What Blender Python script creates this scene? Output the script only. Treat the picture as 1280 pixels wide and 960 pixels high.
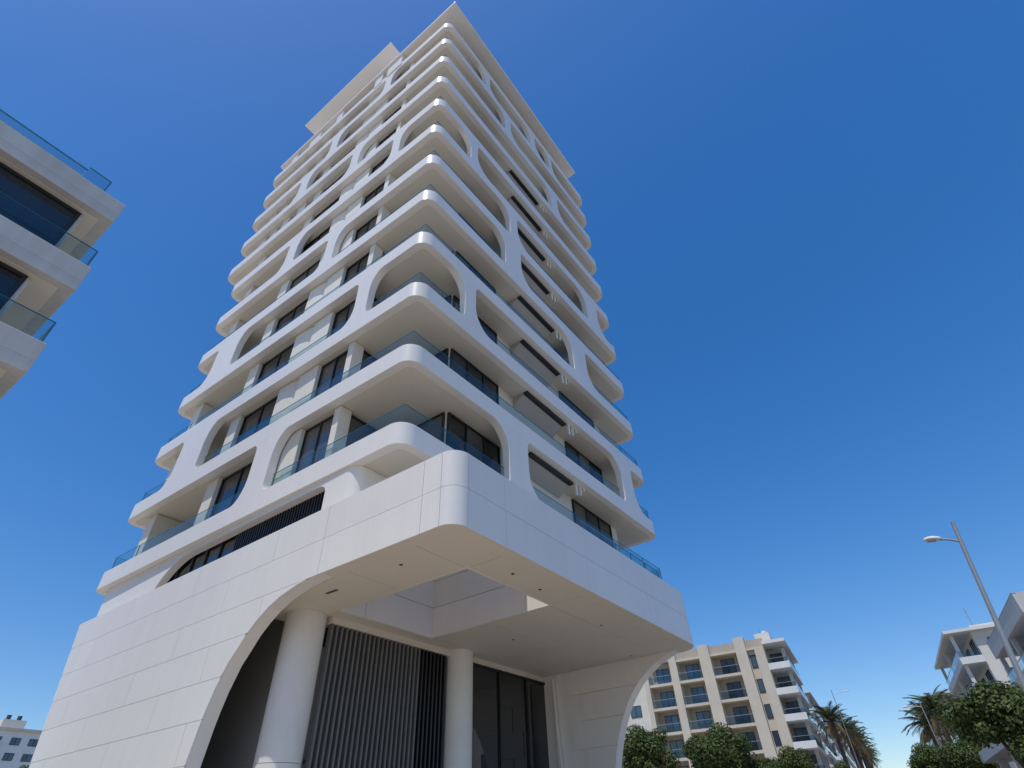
import bpy, bmesh, math, random
from mathutils import Vector, Matrix
R = math.radians
random.seed(7)
scene = bpy.context.scene
for o in list(bpy.data.objects):
    bpy.data.objects.remove(o)
col = scene.collection

# ------------------------------------------------------------------ camera
CAM = Vector((-8.976, -10.444, 1.6))
PITCH, ROLL, YAW, F = 0.7034, -0.0484, 0.9620, 679.3
fwd = Vector((math.sin(YAW)*math.cos(PITCH), math.cos(YAW)*math.cos(PITCH), math.sin(PITCH)))
rt = Vector((math.cos(YAW), -math.sin(YAW), 0)); up = rt.cross(fwd)
r2 = rt*math.cos(ROLL) + up*math.sin(ROLL); u2 = up*math.cos(ROLL) - rt*math.sin(ROLL)
cd = bpy.data.cameras.new('camera'); cam = bpy.data.objects.new('camera', cd); col.objects.link(cam)
mw = Matrix((r2, u2, -fwd)).transposed().to_4x4(); mw.translation = CAM
cam.matrix_world = mw
cd.sensor_width = 36.0; cd.lens = F/1280*36.0
cd.clip_start = 0.1; cd.clip_end = 4000
scene.camera = cam

# ------------------------------------------------------------------ light
SUN_EL, SUN_AZ = R(65), R(-2)           # azimuth measured from -x towards +y
sdir = Vector((-math.cos(SUN_AZ)*math.cos(SUN_EL), math.sin(SUN_AZ)*math.cos(SUN_EL), math.sin(SUN_EL)))
world = bpy.data.worlds.new('World'); scene.world = world; world.use_nodes = True
wn = world.node_tree; bg = wn.nodes['Background']
sky = wn.nodes.new('ShaderNodeTexSky'); sky.sky_type = 'NISHITA'; sky.sun_disc = False
sky.sun_elevation = SUN_EL; sky.sun_rotation = math.atan2(sdir.x, sdir.y)
sky.altitude = 300; sky.air_density = 1.0; sky.dust_density = 0.7; sky.ozone_density = 3.0
hsv = wn.nodes.new('ShaderNodeHueSaturation'); hsv.inputs['Saturation'].default_value = 1.50; hsv.inputs['Hue'].default_value = 0.508
gam = wn.nodes.new('ShaderNodeGamma'); gam.inputs[1].default_value = 0.82; wn.links.new(sky.outputs[0], gam.inputs[0]); wn.links.new(gam.outputs[0], hsv.inputs['Color']); wn.links.new(hsv.outputs[0], bg.inputs[0]); bg.inputs[1].default_value = 0.15
sl = bpy.data.lights.new('sun', 'SUN'); sl.energy = 2.1; sl.angle = R(0.53); sl.color = (1.0, 0.95, 0.87)
so = bpy.data.objects.new('sun', sl); col.objects.link(so)
so.rotation_euler = (-sdir).to_track_quat('-Z', 'Y').to_euler()
scene.view_settings.view_transform = 'Standard'; scene.view_settings.look = 'None'
scene.view_settings.exposure = 0.42; scene.view_settings.gamma = 1.0
scene.render.engine = 'CYCLES'

# ------------------------------------------------------------------ materials
MATS = {}
def mat(name, colr, rough=0.6, var=0.06, scale=3.0, metal=0.0, spec=0.5, bump=0.0, bscale=40.0, streak=0.0, obj_var=0.0, island=0.0):
    m = bpy.data.materials.new(name); m.use_nodes = True
    nt = m.node_tree; b = nt.nodes['Principled BSDF']
    b.inputs['Roughness'].default_value = rough; b.inputs['Metallic'].default_value = metal
    b.inputs['Specular IOR Level'].default_value = spec
    tc = nt.nodes.new('ShaderNodeTexCoord')
    geo = nt.nodes.new('ShaderNodeNewGeometry')
    no = nt.nodes.new('ShaderNodeTexNoise'); no.inputs['Scale'].default_value = scale; no.inputs['Detail'].default_value = 6
    nt.links.new(geo.outputs['Position'], no.inputs['Vector'])
    mr = nt.nodes.new('ShaderNodeMapRange'); mr.inputs[1].default_value = 0.25; mr.inputs[2].default_value = 0.75
    mr.inputs[3].default_value = 1-var; mr.inputs[4].default_value = 1+var
    nt.links.new(no.outputs[0], mr.inputs[0])
    fac = mr.outputs[0]
    def mul(a, bb):
        n = nt.nodes.new('ShaderNodeMath'); n.operation = 'MULTIPLY'; nt.links.new(a, n.inputs[0]); nt.links.new(bb, n.inputs[1]); return n.outputs[0]
    if streak:
        mp = nt.nodes.new('ShaderNodeMapping'); mp.inputs['Scale'].default_value = (2.2, 2.2, 0.12)
        nt.links.new(geo.outputs['Position'], mp.inputs[0])
        n2 = nt.nodes.new('ShaderNodeTexNoise'); n2.inputs['Scale'].default_value = 1.6; n2.inputs['Detail'].default_value = 5
        nt.links.new(mp.outputs[0], n2.inputs['Vector'])
        m2 = nt.nodes.new('ShaderNodeMapRange'); m2.inputs[1].default_value = 0.35; m2.inputs[2].default_value = 0.7
        m2.inputs[3].default_value = 1+streak*0.3; m2.inputs[4].default_value = 1-streak
        nt.links.new(n2.outputs[0], m2.inputs[0]); fac = mul(fac, m2.outputs[0])
    if obj_var:
        oi = nt.nodes.new('ShaderNodeObjectInfo'); m3 = nt.nodes.new('ShaderNodeMapRange')
        m3.inputs[3].default_value = 1-obj_var; m3.inputs[4].default_value = 1+obj_var
        nt.links.new(oi.outputs['Random'], m3.inputs[0]); fac = mul(fac, m3.outputs[0])
    if island:
        m4 = nt.nodes.new('ShaderNodeMapRange'); m4.inputs[3].default_value = 1-island; m4.inputs[4].default_value = 1+island
        nt.links.new(geo.outputs['Random Per Island'], m4.inputs[0]); fac = mul(fac, m4.outputs[0])
    vm = nt.nodes.new('ShaderNodeVectorMath'); vm.operation = 'SCALE'; vm.inputs[0].default_value = colr[:3]
    nt.links.new(fac, vm.inputs['Scale']); nt.links.new(vm.outputs[0], b.inputs['Base Color'])
    if bump:
        nb = nt.nodes.new('ShaderNodeTexNoise'); nb.inputs['Scale'].default_value = bscale; nb.inputs['Detail'].default_value = 3
        nt.links.new(geo.outputs['Position'], nb.inputs['Vector'])
        bp = nt.nodes.new('ShaderNodeBump'); bp.inputs['Strength'].default_value = bump; bp.inputs['Distance'].default_value = 0.02
        nt.links.new(nb.outputs[0], bp.inputs['Height']); nt.links.new(bp.outputs[0], b.inputs['Normal'])
    MATS[name] = m
    return m
def glass(name, tint, refl=1.0, rough=0.02):
    m = bpy.data.materials.new(name); m.use_nodes = True; nt = m.node_tree
    nt.nodes.remove(nt.nodes['Principled BSDF']); out = nt.nodes['Material Output']
    tr = nt.nodes.new('ShaderNodeBsdfTransparent'); tr.inputs[0].default_value = (*tint, 1)
    gl = nt.nodes.new('ShaderNodeBsdfGlossy'); gl.inputs['Roughness'].default_value = rough; gl.inputs[0].default_value = (refl, refl, refl, 1)
    fr = nt.nodes.new('ShaderNodeFresnel'); fr.inputs[0].default_value = 1.5
    mx = nt.nodes.new('ShaderNodeMixShader')
    ge = nt.nodes.new('ShaderNodeNewGeometry'); iv = nt.nodes.new('ShaderNodeMath'); iv.operation = 'SUBTRACT'; iv.inputs[0].default_value = 1.0
    nt.links.new(ge.outputs['Backfacing'], iv.inputs[1]); ml = nt.nodes.new('ShaderNodeMath'); ml.operation = 'MULTIPLY'
    nt.links.new(fr.outputs[0], ml.inputs[0]); nt.links.new(iv.outputs[0], ml.inputs[1])      # the outer face reflects, the inner one only tints
    nt.links.new(ml.outputs[0], mx.inputs[0]); nt.links.new(tr.outputs[0], mx.inputs[1]); nt.links.new(gl.outputs[0], mx.inputs[2])
    nt.links.new(mx.outputs[0], out.inputs[0]); MATS[name] = m; return m
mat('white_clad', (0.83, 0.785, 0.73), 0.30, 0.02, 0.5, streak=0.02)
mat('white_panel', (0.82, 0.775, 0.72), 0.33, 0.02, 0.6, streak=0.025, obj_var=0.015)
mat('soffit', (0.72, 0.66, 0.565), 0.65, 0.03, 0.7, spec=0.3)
mat('render', (0.74, 0.70, 0.62), 0.75, 0.05, 1.5, spec=0.3, bump=0.1, obj_var=0.03)
mat('core', (0.70, 0.67, 0.61), 0.75, 0.05, 1.2, spec=0.3)
mat('black_frame', (0.015, 0.015, 0.017), 0.4, 0.05)
mat('dark_pane', (0.018, 0.022, 0.026), 0.04, 0.35, 0.7, spec=0.75, obj_var=0.5)
mat('curtain_pane', (0.085, 0.083, 0.08), 0.05, 0.3, 0.6, spec=0.75, obj_var=0.4)
mat('lobby_pane', (0.012, 0.015, 0.018), 0.02, 0.1, 0.7, spec=0.8)
mat('louvre', (0.018, 0.018, 0.02), 0.35, 0.08, 2.0)
mat('lobby_slat', (0.15, 0.147, 0.14), 0.4, 0.1, 2.0)
mat('louvre_back', (0.30, 0.29, 0.275), 0.5, 0.1, 1.0)
mat('grey_wall', (0.24, 0.235, 0.225), 0.7, 0.06, 1.0)
mat('column', (0.74, 0.72, 0.68), 0.45, 0.04, 1.2)
mat('steel', (0.36, 0.36, 0.36), 0.4, 0.06, 4.0, metal=0.5)
mat('teal_edge', (0.03, 0.16, 0.20), 0.2, 0.05)
mat('sunlit_streak', (0.85, 0.84, 0.8), 0.4, 0.02)  # white that paints the sunlit streaks under the balcony soffits
mat('dark_spot', (0.06, 0.055, 0.05), 0.5, 0.05)
mat('slot_grey', (0.42, 0.41, 0.40), 0.55, 0.06, 1.0)
glass('balustrade_glass', (0.80, 0.875, 0.875))
glass('street_glass', (0.74, 0.84, 0.90))
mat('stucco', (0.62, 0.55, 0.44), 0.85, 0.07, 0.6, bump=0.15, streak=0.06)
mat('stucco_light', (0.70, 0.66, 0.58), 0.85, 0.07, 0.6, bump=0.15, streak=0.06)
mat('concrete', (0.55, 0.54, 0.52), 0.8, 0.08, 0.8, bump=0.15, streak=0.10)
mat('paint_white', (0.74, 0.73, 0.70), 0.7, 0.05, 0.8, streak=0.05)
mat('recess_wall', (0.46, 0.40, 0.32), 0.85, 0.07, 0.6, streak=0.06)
mat('blue_pane', (0.05, 0.09, 0.13), 0.05, 0.3, 0.5, spec=0.8, obj_var=0.4)
mat('asphalt', (0.055, 0.055, 0.057), 0.85, 0.15, 1.5, bump=0.3)
mat('paving', (0.50, 0.42, 0.32), 0.8, 0.10, 0.5, bump=0.1)
mat('kerb', (0.45, 0.44, 0.42), 0.8, 0.1, 1.0)
mat('road_paint', (0.75, 0.75, 0.72), 0.7, 0.08, 3.0)
mat('earth', (0.34, 0.30, 0.24), 0.9, 0.15, 0.05)
mat('bark', (0.12, 0.085, 0.06), 0.9, 0.25, 6.0, bump=0.6, bscale=15)
mat('palm_bark', (0.13, 0.10, 0.075), 0.9, 0.3, 5.0, bump=0.7, bscale=10)
def leafmat(name, colr, tr=0.25, island=0.45):
    m = mat(name, colr, 0.5, 0.2, 2.0, spec=0.35, island=island)
    nt = m.node_tree; b = nt.nodes['Principled BSDF']; out = nt.nodes['Material Output']
    t = nt.nodes.new('ShaderNodeBsdfTranslucent'); mx = nt.nodes.new('ShaderNodeMixShader'); mx.inputs[0].default_value = tr
    src = b.inputs['Base Color'].links[0].from_socket
    nt.links.new(src, t.inputs[0]); nt.links.new(b.outputs[0], mx.inputs[1]); nt.links.new(t.outputs[0], mx.inputs[2])
    nt.links.new(mx.outputs[0], out.inputs[0])
leafmat('leaf', (0.085, 0.12, 0.028)); leafmat('frond', (0.085, 0.10, 0.04)); leafmat('frond_dry', (0.25, 0.18, 0.08))

# ------------------------------------------------------------------ helpers
def link(o, parent=None):
    col.objects.link(o)
    if parent is not None: o.parent = parent
    return o
def tag(o, label=None, cat=None, group=None, kind=None):
    if label: o['label'] = label
    if cat: o['category'] = cat
    if group: o['group'] = group
    if kind: o['kind'] = kind
    return o
def empty(name, loc=(0, 0, 0), rz=0.0):
    o = bpy.data.objects.new(name, None); o.location = loc; o.rotation_euler = (0, 0, rz); o.empty_display_size = 0.5
    return link(o)
class MB:
    def __init__(s): s.v = []; s.f = []
    def add(s, vs, fs):
        n = len(s.v); s.v += [tuple(v) for v in vs]; s.f += [tuple(i+n for i in q) for q in fs]; return s
    def box(s, x0, x1, y0, y1, z0, z1):
        return s.add([(x0,y0,z0),(x1,y0,z0),(x1,y1,z0),(x0,y1,z0),(x0,y0,z1),(x1,y0,z1),(x1,y1,z1),(x0,y1,z1)],
                     [(0,3,2,1),(4,5,6,7),(0,1,5,4),(1,2,6,5),(2,3,7,6),(3,0,4,7)])
    def prism(s, poly, z0, z1):                    # poly counter-clockwise in xy
        n = len(poly)
        return s.add([(x,y,z0) for x,y in poly]+[(x,y,z1) for x,y in poly],
                     [tuple(range(n-1,-1,-1)), tuple(range(n,2*n))]+[(i,(i+1)%n,(i+1)%n+n,i+n) for i in range(n)])
    def tube(s, pts, rad, n=10, caps=True):
        pts = [Vector(p) for p in pts]; base = len(s.v); prev = None
        for i, p in enumerate(pts):
            d = (pts[min(i+1,len(pts)-1)]-pts[max(i-1,0)]).normalized()
            a = prev if prev is not None else (Vector((1,0,0)) if abs(d.x) < .8 else Vector((0,1,0)))
            a = (a-d*a.dot(d)).normalized(); prev = a; b = d.cross(a)
            r = rad[i] if isinstance(rad, (list, tuple)) else rad
            for k in range(n):
                t = 2*math.pi*k/n; s.v.append(tuple(p+(a*math.cos(t)+b*math.sin(t))*r))
        for i in range(len(pts)-1):
            for k in range(n):
                s.f.append((base+i*n+k, base+i*n+(k+1)%n, base+(i+1)*n+(k+1)%n, base+(i+1)*n+k))
        if caps:
            s.f.append(tuple(base+k for k in range(n-1,-1,-1))); e = base+(len(pts)-1)*n
            s.f.append(tuple(e+k for k in range(n)))
        return s
    def mesh(s, name, m, smooth=None, clean=False):
        me = bpy.data.meshes.new(name); me.from_pydata(s.v, [], s.f)
        if clean:
            bm = bmesh.new(); bm.from_mesh(me)
            bmesh.ops.remove_doubles(bm, verts=bm.verts, dist=2e-4)
            bmesh.ops.dissolve_degenerate(bm, edges=bm.edges, dist=1e-4)
            bmesh.ops.recalc_face_normals(bm, faces=bm.faces)
            bm.to_mesh(me); bm.free()
        me.materials.append(MATS[m])
        if smooth:
            me.polygons.foreach_set('use_smooth', [True]*len(me.polygons)); me.set_sharp_from_angle(angle=R(smooth))
        me.update(); return me
    def build(s, name, m, parent=None, smooth=None, clean=False, bevel=0, seg=2):
        o = link(bpy.data.objects.new(name, s.mesh(name, m, smooth, clean)), parent)
        if bevel:
            b = o.modifiers.new('bevel', 'BEVEL'); b.width = bevel; b.segments = seg; b.limit_method = 'ANGLE'; b.angle_limit = R(50)
            b.harden_normals = bool(smooth)
        return o
UNIT = {}
def bx(name, m, parent, x0, x1, y0, y1, z0, z1):
    """a plain box part that shares one unit mesh per material"""
    if m not in UNIT: UNIT[m] = MB().box(-.5,.5,-.5,.5,-.5,.5).mesh('unit_'+m, m)
    o = bpy.data.objects.new(name, UNIT[m])
    o.location = ((x0+x1)/2, (y0+y1)/2, (z0+z1)/2); o.scale = (abs(x1-x0), abs(y1-y0), abs(z1-z0))
    return link(o, parent)
def sub(name, m, par, root, x0, x1, y0, y1, z0, z1):
    """a box sub-part: par is a part (maybe a scaled unit box); coordinates are those of root"""
    o = bx(name, m, None, x0, x1, y0, y1, z0, z1)
    o.parent = par
    o.matrix_parent_inverse = (Matrix.LocRotScale(par.location, par.rotation_euler, par.scale)).inverted()
    return o

def pane_between(par, p0, p1, z0, z1, gap, th=.016, m='balustrade_glass', name='glass_pane'):
    if m not in UNIT: UNIT[m] = MB().box(-.5,.5,-.5,.5,-.5,.5).mesh('unit_'+m, m)
    d = p1-p0; o = bpy.data.objects.new(name, UNIT[m]); c = (p0+p1)/2
    o.location = (c.x, c.y, (z0+z1)/2); o.scale = (d.length-2*gap, th, z1-z0); o.rotation_euler = (0, 0, math.atan2(d.y, d.x))
    return link(o, par)
class Path:
    """plan path made of straight runs and rounded corners; outward normal on the right-hand side of travel"""
    def __init__(s, pts, radii):
        s.seg = []; L = 0
        pts = [Vector(p).to_2d() if len(p) > 2 else Vector(p) for p in pts]; cur = pts[0]
        for i in range(1, len(pts)):
            if i < len(pts)-1:
                a = (pts[i]-pts[i-1]).normalized(); b = (pts[i+1]-pts[i]).normalized(); r = radii[i-1]
                ang = math.acos(max(-1, min(1, a.dot(b)))); tl = r*math.tan(ang/2)
                e = pts[i]-a*tl
                s.seg.append(('l', L, (e-cur).length, cur, a)); L += (e-cur).length
                turn = 1 if a.x*b.y-a.y*b.x > 0 else -1
                nrm = Vector((-a.y, a.x))*turn; c = e+nrm*r
                s.seg.append(('a', L, r*ang, c, e-c, turn, r)); L += r*ang
                cur = pts[i]+b*tl
            else:
                a = (pts[i]-cur).normalized(); s.seg.append(('l', L, (pts[i]-cur).length, cur, a)); L += (pts[i]-cur).length
        s.L = L
    def at(s, t):
        for g in s.seg:
            if t <= g[1]+g[2]+1e-9: break
        d = t-g[1]
        if g[0] == 'l':
            return g[3]+g[4]*d, Vector((g[4].y, -g[4].x))
        ang = d/g[6]*g[5]; v = g[4]; w = Vector((v.x*math.cos(ang)-v.y*math.sin(ang), v.x*math.sin(ang)+v.y*math.cos(ang)))
        n = w.normalized()*(1 if g[5] > 0 else -1)
        return g[3]+w, n
    def breaks(s, n=14):
        out = []
        for g in s.seg:
            k = n if g[0] == 'a' else 1
            out += [g[1]+g[2]*i/k for i in range(k+1)]
        return out
    def s_of(s, axis, val, lo, hi):
        """parameter in [lo,hi] where coordinate axis equals val (monotone on that run)"""
        fa = s.at(lo)[0][axis]-val
        for _ in range(50):
            m = (lo+hi)/2; fm = s.at(m)[0][axis]-val
            if (fm > 0) == (fa > 0): lo = m
            else: hi = m
        return (lo+hi)/2
def strip(path, ss, zlo, zhi, t_out, t_in, mb=None):
    """curved wall along a path between zlo(s) and zhi(s), from outward offset -t_out to -t_in"""
    mb = mb or MB(); ss = sorted(set(round(x, 5) for x in ss)); runs = []; cur = []
    for q in ss:
        if zhi(q)-zlo(q) > 1e-3: cur.append(q)
        else:
            if len(cur) > 1: runs.append(cur)
            cur = []
    if len(cur) > 1: runs.append(cur)
    for run in runs:
        vs = []; fs = []
        for q in run:
            p, n = path.at(q); a = p-n*t_out; b = p-n*t_in; z0 = zlo(q); z1 = zhi(q)
            vs += [(a.x,a.y,z0),(a.x,a.y,z1),(b.x,b.y,z1),(b.x,b.y,z0)]
        for i in range(len(run)-1):
            a = 4*i; b = a+4
            for k in range(4): fs.append((a+k, b+k, b+(k+1)%4, a+(k+1)%4))
        e = 4*(len(run)-1); fs += [(0,1,2,3), (e+3,e+2,e+1,e)]
        mb.add(vs, fs)
    return mb

# ------------------------------------------------------------------ the tower
H = 3.5; Z1 = 12.07; HS = 0.815; UR = 20.1; RC = 0.60; C0 = 0.28
def S(k): return Z1+(k-1)*H
tower = empty('residential_tower')
tag(tower, 'tall white residential tower with rounded balconies, curved ribs and a cantilevered podium', 'tower')
def skin_path(W):
    return Path([(9, W), (0, W), (C0, C0), (UR, 0), (UR, 12)], [0.6, RC, 0.7])
# ribs: per storey, left face (far edge of the near opening, near edge of the next) and right face
LEFT = {1: [(7.65, 8.95)], 2: [(14.35, 16.7)], 3: [(3.45, 4.3)], 4: [(15.1, 17.4)], 5: [(7.5, 8.35)], 6: [(12.0, 13.05)],
        7: [(3.4, 4.1)], 8: [(7.75, 8.6)], 9: [(14.2, 15.4)], 10: [(11.6, 12.6)], 11: [(6.2, 7.0)]}
RIGHT = {1: [(5.89, 7.2)], 2: [(16.4, 17.75)], 3: [(3.05, 3.77)], 4: [(12.7, 14.3)], 5: [(6.3, 7.8)], 6: [(6.9, 7.7), (15.9, 17.55)],
         7: [(3.2, 3.83)], 8: [], 9: [(13.0, 13.95)], 10: [(7.06, 7.8)], 11: [(4.72, 5.26), (10.7, 11.5), (13.6, 14.1)]}
def fil(d, rx, ry):
    if d >= rx: return 0.0
    return ry*(1-math.sqrt(max(0, 1-(1-d/rx)**2)))
TIGHT = (0.30, 0.36)
def facade_band(k, W):
    path = skin_path(W)
    z0 = S(k)-HS; z1 = S(k); z3 = S(k+1)-HS-0.004
    ss = list(path.breaks(30))
    mid = path.seg[3]; left_lo = path.seg[2][1]; left_hi = left_lo+path.seg[2][2]; right_lo = path.seg[4][1]; right_hi = right_lo+path.seg[4][2]
    sides = []                                     # (s_edge, direction into opening, top fillet, bottom fillet)
    ribs = []
    if k <= 11:
        for b, a in LEFT.get(k, []):
            sa = path.s_of(1, a, left_lo, left_hi+mid[2]); sb = path.s_of(1, b, left_lo, left_hi+mid[2]*0.99)
            ribs.append((sa, sb)); sides += [(sa, -1, TIGHT, (0.75, 1.15)), (sb, 1, (0.75, 1.25), TIGHT)]
        for a, b in RIGHT.get(k, []):
            sa = path.s_of(0, a, left_hi, right_hi); sb = path.s_of(0, b, left_hi, right_hi)
            ribs.append((sa, sb)); sides += [(sa, -1, (1.05, 1.25), TIGHT), (sb, 1, TIGHT, (1.1, 1.25))]
    for e, d, ft, fb in sides:
        for rx, n in ((ft[0], 12), (fb[0], 12)):
            for i in range(n+1): ss.append(e+d*rx*(1-math.cos(math.pi/2*i/n)))
    ss = sorted(set(round(x, 5) for x in ss if -1e-6 <= x <= path.L+1e-6))
    def in_rib(q): return any(a-1e-4 <= q <= b+1e-4 for a, b in ribs)
    mb = MB()
    data = []
    for q in ss:
        hb = ht = 0.0
        for e, d, ft, fb in sides:
            dd = (q-e)*d
            if dd >= -1e-4: hb = max(hb, fil(max(dd, 0), *fb)); ht = max(ht, fil(max(dd, 0), *ft))
        p, n = path.at(q); i = p-n*0.34
        data.append((q, p, i, z1+hb, z3-ht, in_rib(q)))
    for j, (q, p, i, zb, zt, rb) in enumerate(data):
        mb.v += [(p.x,p.y,z0),(p.x,p.y,zb),(p.x,p.y,zt),(p.x,p.y,z3),(i.x,i.y,z0),(i.x,i.y,zb),(i.x,i.y,zt),(i.x,i.y,z3)]
    for j in range(len(data)-1):
        a = 8*j; b = a+8; q0, q1 = data[j], data[j+1]
        rib = any(r0-1e-4 <= q0[0] and q1[0] <= r1+1e-4 for r0, r1 in ribs)
        mb.f += [(a, b, b+1, a+1), (a+5, b+5, b+4, a+4), (a+4, b+4, b, a)]
        if rib:
            mb.f += [(a+1, b+1, b+2, a+2), (a+2, b+2, b+3, a+3), (a+6, b+6, b+5, a+5), (a+7, b+7, b+6, a+6), (a+3, b+3, b+7, a+7)]
        else:
            mb.f.append((a+1, b+1, b+5, a+5))
            if z3-q0[4] > 1e-4 or z3-q1[4] > 1e-4:
                mb.f += [(a+2, b+2, b+3, a+3), (a+7, b+7, b+6, a+6), (a+6, b+6, b+2, a+2), (a+3, b+3, b+7, a+7)]
    for r0, r1 in ribs:
        for e, fl in ((r0, 0), (r1, 1)):
            j = min(range(len(data)), key=lambda t: abs(data[t][0]-e)); a = 8*j
            mb.f.append((a+1, a+2, a+6, a+5) if fl else (a+5, a+6, a+2, a+1))
    for a, fl in ((0, 0), (8*(len(data)-1), 1)):
        mb.f.append((a, a+1, a+5, a+4) if fl else (a+4, a+5, a+1, a))
    o = mb.build('facade_band', 'white_clad', tower, smooth=35, clean=True, bevel=0.045, seg=2)
    return o, path
def WL(k): return 20.15 if k <= 7 else 22.4
bands = {}
for k in range(1, 13):
    o, path = facade_band(k, WL(k)); bands[k] = o
    W = WL(k)
    # floor plate whose underside is the balcony soffit
    ip = Path([(9, W-.28), (.28, W-.28), (C0+.28, C0+.28), (UR-.28, .28), (UR-.28, 12)], [0.35, RC-.25, 0.45])
    poly = [tuple(ip.at(q)[0]) for q in sorted(set(round(x, 4) for x in ip.breaks(12)))]
    poly += [(UR-.28, 18.5), (9.5, 18.5), (9.5, W-.28)]
    cl = []
    for pnt in poly:
        if not cl or (Vector(pnt)-Vector(cl[-1])).length > 1e-3: cl.append(pnt)
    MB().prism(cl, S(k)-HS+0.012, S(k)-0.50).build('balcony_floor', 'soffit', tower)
    # glass balustrade, mitred at the corner
    if k <= 11:
        g = 0.30; zb = S(k)-0.30; zt = S(k)+0.86
        cn = Vector((C0+g, C0+g)); le = Vector((g, W-g)); re = Vector((UR-g, g)); lb = Vector((g+5.2, W-g)); rb = Vector((UR-g, g+5.2))
        rails = MB()
        for p0, p1, n in ((cn, le, 9 if W < 21 else 10), (cn, re, 9), (re, rb, 2), (le, lb, 2)):
            for i in range(n):
                pane_between(o, p0+(p1-p0)*i/n, p0+(p1-p0)*(i+1)/n, zb, zt, .010)
            d = (p1-p0).normalized(); nn = Vector((-d.y, d.x))*.012
            q = [p0-nn, p1-nn, p1+nn, p0+nn]; rails.prism([(v.x, v.y) for v in q], zt+.003, zt+.018)
        for px, py in ((UR-g, g), (g, W-g), (UR-g-2.1, g+.03), (g+.03, W-g-2.2)): rails.box(px-.014, px+.014, py-.014, py+.014, zb, zt)
        rails.build('glass_rail', 'teal_edge', tower)

# inner walls behind the balconies
MB().prism([(3.42,1.40),(17.4,1.40),(17.4,17.9),(2.4,17.9),(2.4,13.32),(.84,13.32),(.84,4.45),(3.42,4.45)], S(1)-.55, S(12)-HS+.05).build('core_wall', 'core', tower)
MB().prism([(6.85,1.40),(15.0,1.40),(15.0,17.9),(.92,17.9),(.92,4.85),(6.85,4.85)], 9.12, S(1)-HS).build('base_wall', 'core', tower)
def window(parent, root, axis, plane, a0, a1, z0, z1, n, out, m='dark_pane', fm='black_frame', fw=0.07, dep=0.10, name='window'):
    """framed window on a vertical plane; axis 0: plane is x=const spanning y, axis 1: plane is y=const spanning x; out = outward sign"""
    m0 = m; mb = MB(); p0, p1 = sorted((plane, plane+out*dep))
    def b(u0, u1, w0, w1, q0=p0, q1=p1):
        (mb.box(q0, q1, u0, u1, w0, w1) if axis == 0 else mb.box(u0, u1, q0, q1, w0, w1))
    b(a0, a1, z0, z0+fw); b(a0, a1, z1-fw, z1); b(a0, a0+fw, z0+fw, z1-fw); b(a1-fw, a1, z0+fw, z1-fw)
    for i in range(1, n):
        c = a0+(a1-a0)*i/n; b(c-fw/2, c+fw/2, z0+fw, z1-fw)
    f = mb.build(name, fm, parent)
    for i in range(n):
        u0 = a0+(a1-a0)*i/n+(fw if i == 0 else fw/2)-.01; u1 = a0+(a1-a0)*(i+1)/n-(fw if i == n-1 else fw/2)+.01
        q0, q1 = sorted((plane+out*.02, plane+out*.05))
        if m0 == 'dark_pane': m = 'curtain_pane' if random.random() < .28 else 'dark_pane'
        if axis == 0: sub('pane', m, f, root, q0, q1, u0, u1, z0+fw-.01, z1-fw+.01)
        else: sub('pane', m, f, root, u0, u1, q0, q1, z0+fw-.01, z1-fw+.01)
    return f
for k in range(1, 12):
    za = S(k)-.46; zt = S(k+1)-HS-.02; zw = zt-.06
    window(tower, tower, 1, 1.40, 3.46, 6.75, za, zw, 3, -1)
    window(tower, tower, 1, 1.40, 12.7, 16.6, za, zw, 3, -1)
    window(tower, tower, 0, 3.42, 1.46, 4.36, za, zw, 2, -1)
    window(tower, tower, 1, 4.45, 1.06, 3.36, za, zw, 2, -1)
    window(tower, tower, 0, .84, 4.66, 6.6, za, zw, 2, -1)
    window(tower, tower, 0, .84, 9.45, 12.48, za, zw, 2, -1)
    window(tower, tower, 0, 2.4, 13.6, 17.6, za, zw, 3, -1)
    bx('pier', 'render', tower, .60, 1.12, 4.27, 4.63, za, zt)
    bx('pier', 'render', tower, .58, 1.3, 12.52, 13.36, za, zt)
    MB().prism([(.58,6.62),(.835,6.62),(.835,7.98),(.58,7.98)], za, zt).build('wall_panel', 'render', tower, bevel=.02)
    MB().prism([(.74,8.02),(.835,8.02),(.835,9.43),(.57,9.43),(.57,8.9),(.63,8.35)], za, zt).build('wall_panel', 'render', tower)
    bx('pier', 'render', tower, .6, 2.4, 17.95, 18.75, za, zt)
    if k >= 8:
        for y0, y1 in ((14.3, 15.3), (16.3, 17.2), (19.3, 20.2)): bx('pier', 'render', tower, .56, 1.5, y0, y1, za, zt)
        window(tower, tower, 0, 1.2, 15.32, 16.28, za, zw, 1, -1)
        window(tower, tower, 0, 1.2, 13.38, 14.28, za, zw, 1, -1)
    # soffit pocket with blind box and white bars standing in for sunlit streaks
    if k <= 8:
        bx('blind_slot', 'black_frame', tower, 8.0, 11.45, .50, .74, zt-.10, zt+.03)
        MB().add([(8.0,.75,zt-.10),(11.45,.75,zt-.10),(11.45,1.38,zt-.55),(8.0,1.38,zt-.55),(8.0,.75,zt+.02),(11.45,.75,zt+.02),(11.45,1.38,zt+.02),(8.0,1.38,zt+.02)],
                 [(0,3,2,1),(4,5,6,7),(0,1,5,4),(1,2,6,5),(2,3,7,6),(3,0,4,7)]).build('blind_box', 'slot_grey', tower)
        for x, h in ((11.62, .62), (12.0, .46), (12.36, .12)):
            bx('sunlit_streak_bar', 'sunlit_streak', tower, x-.05, x+.05, .42, .49, zt-h, zt+.02)

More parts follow.
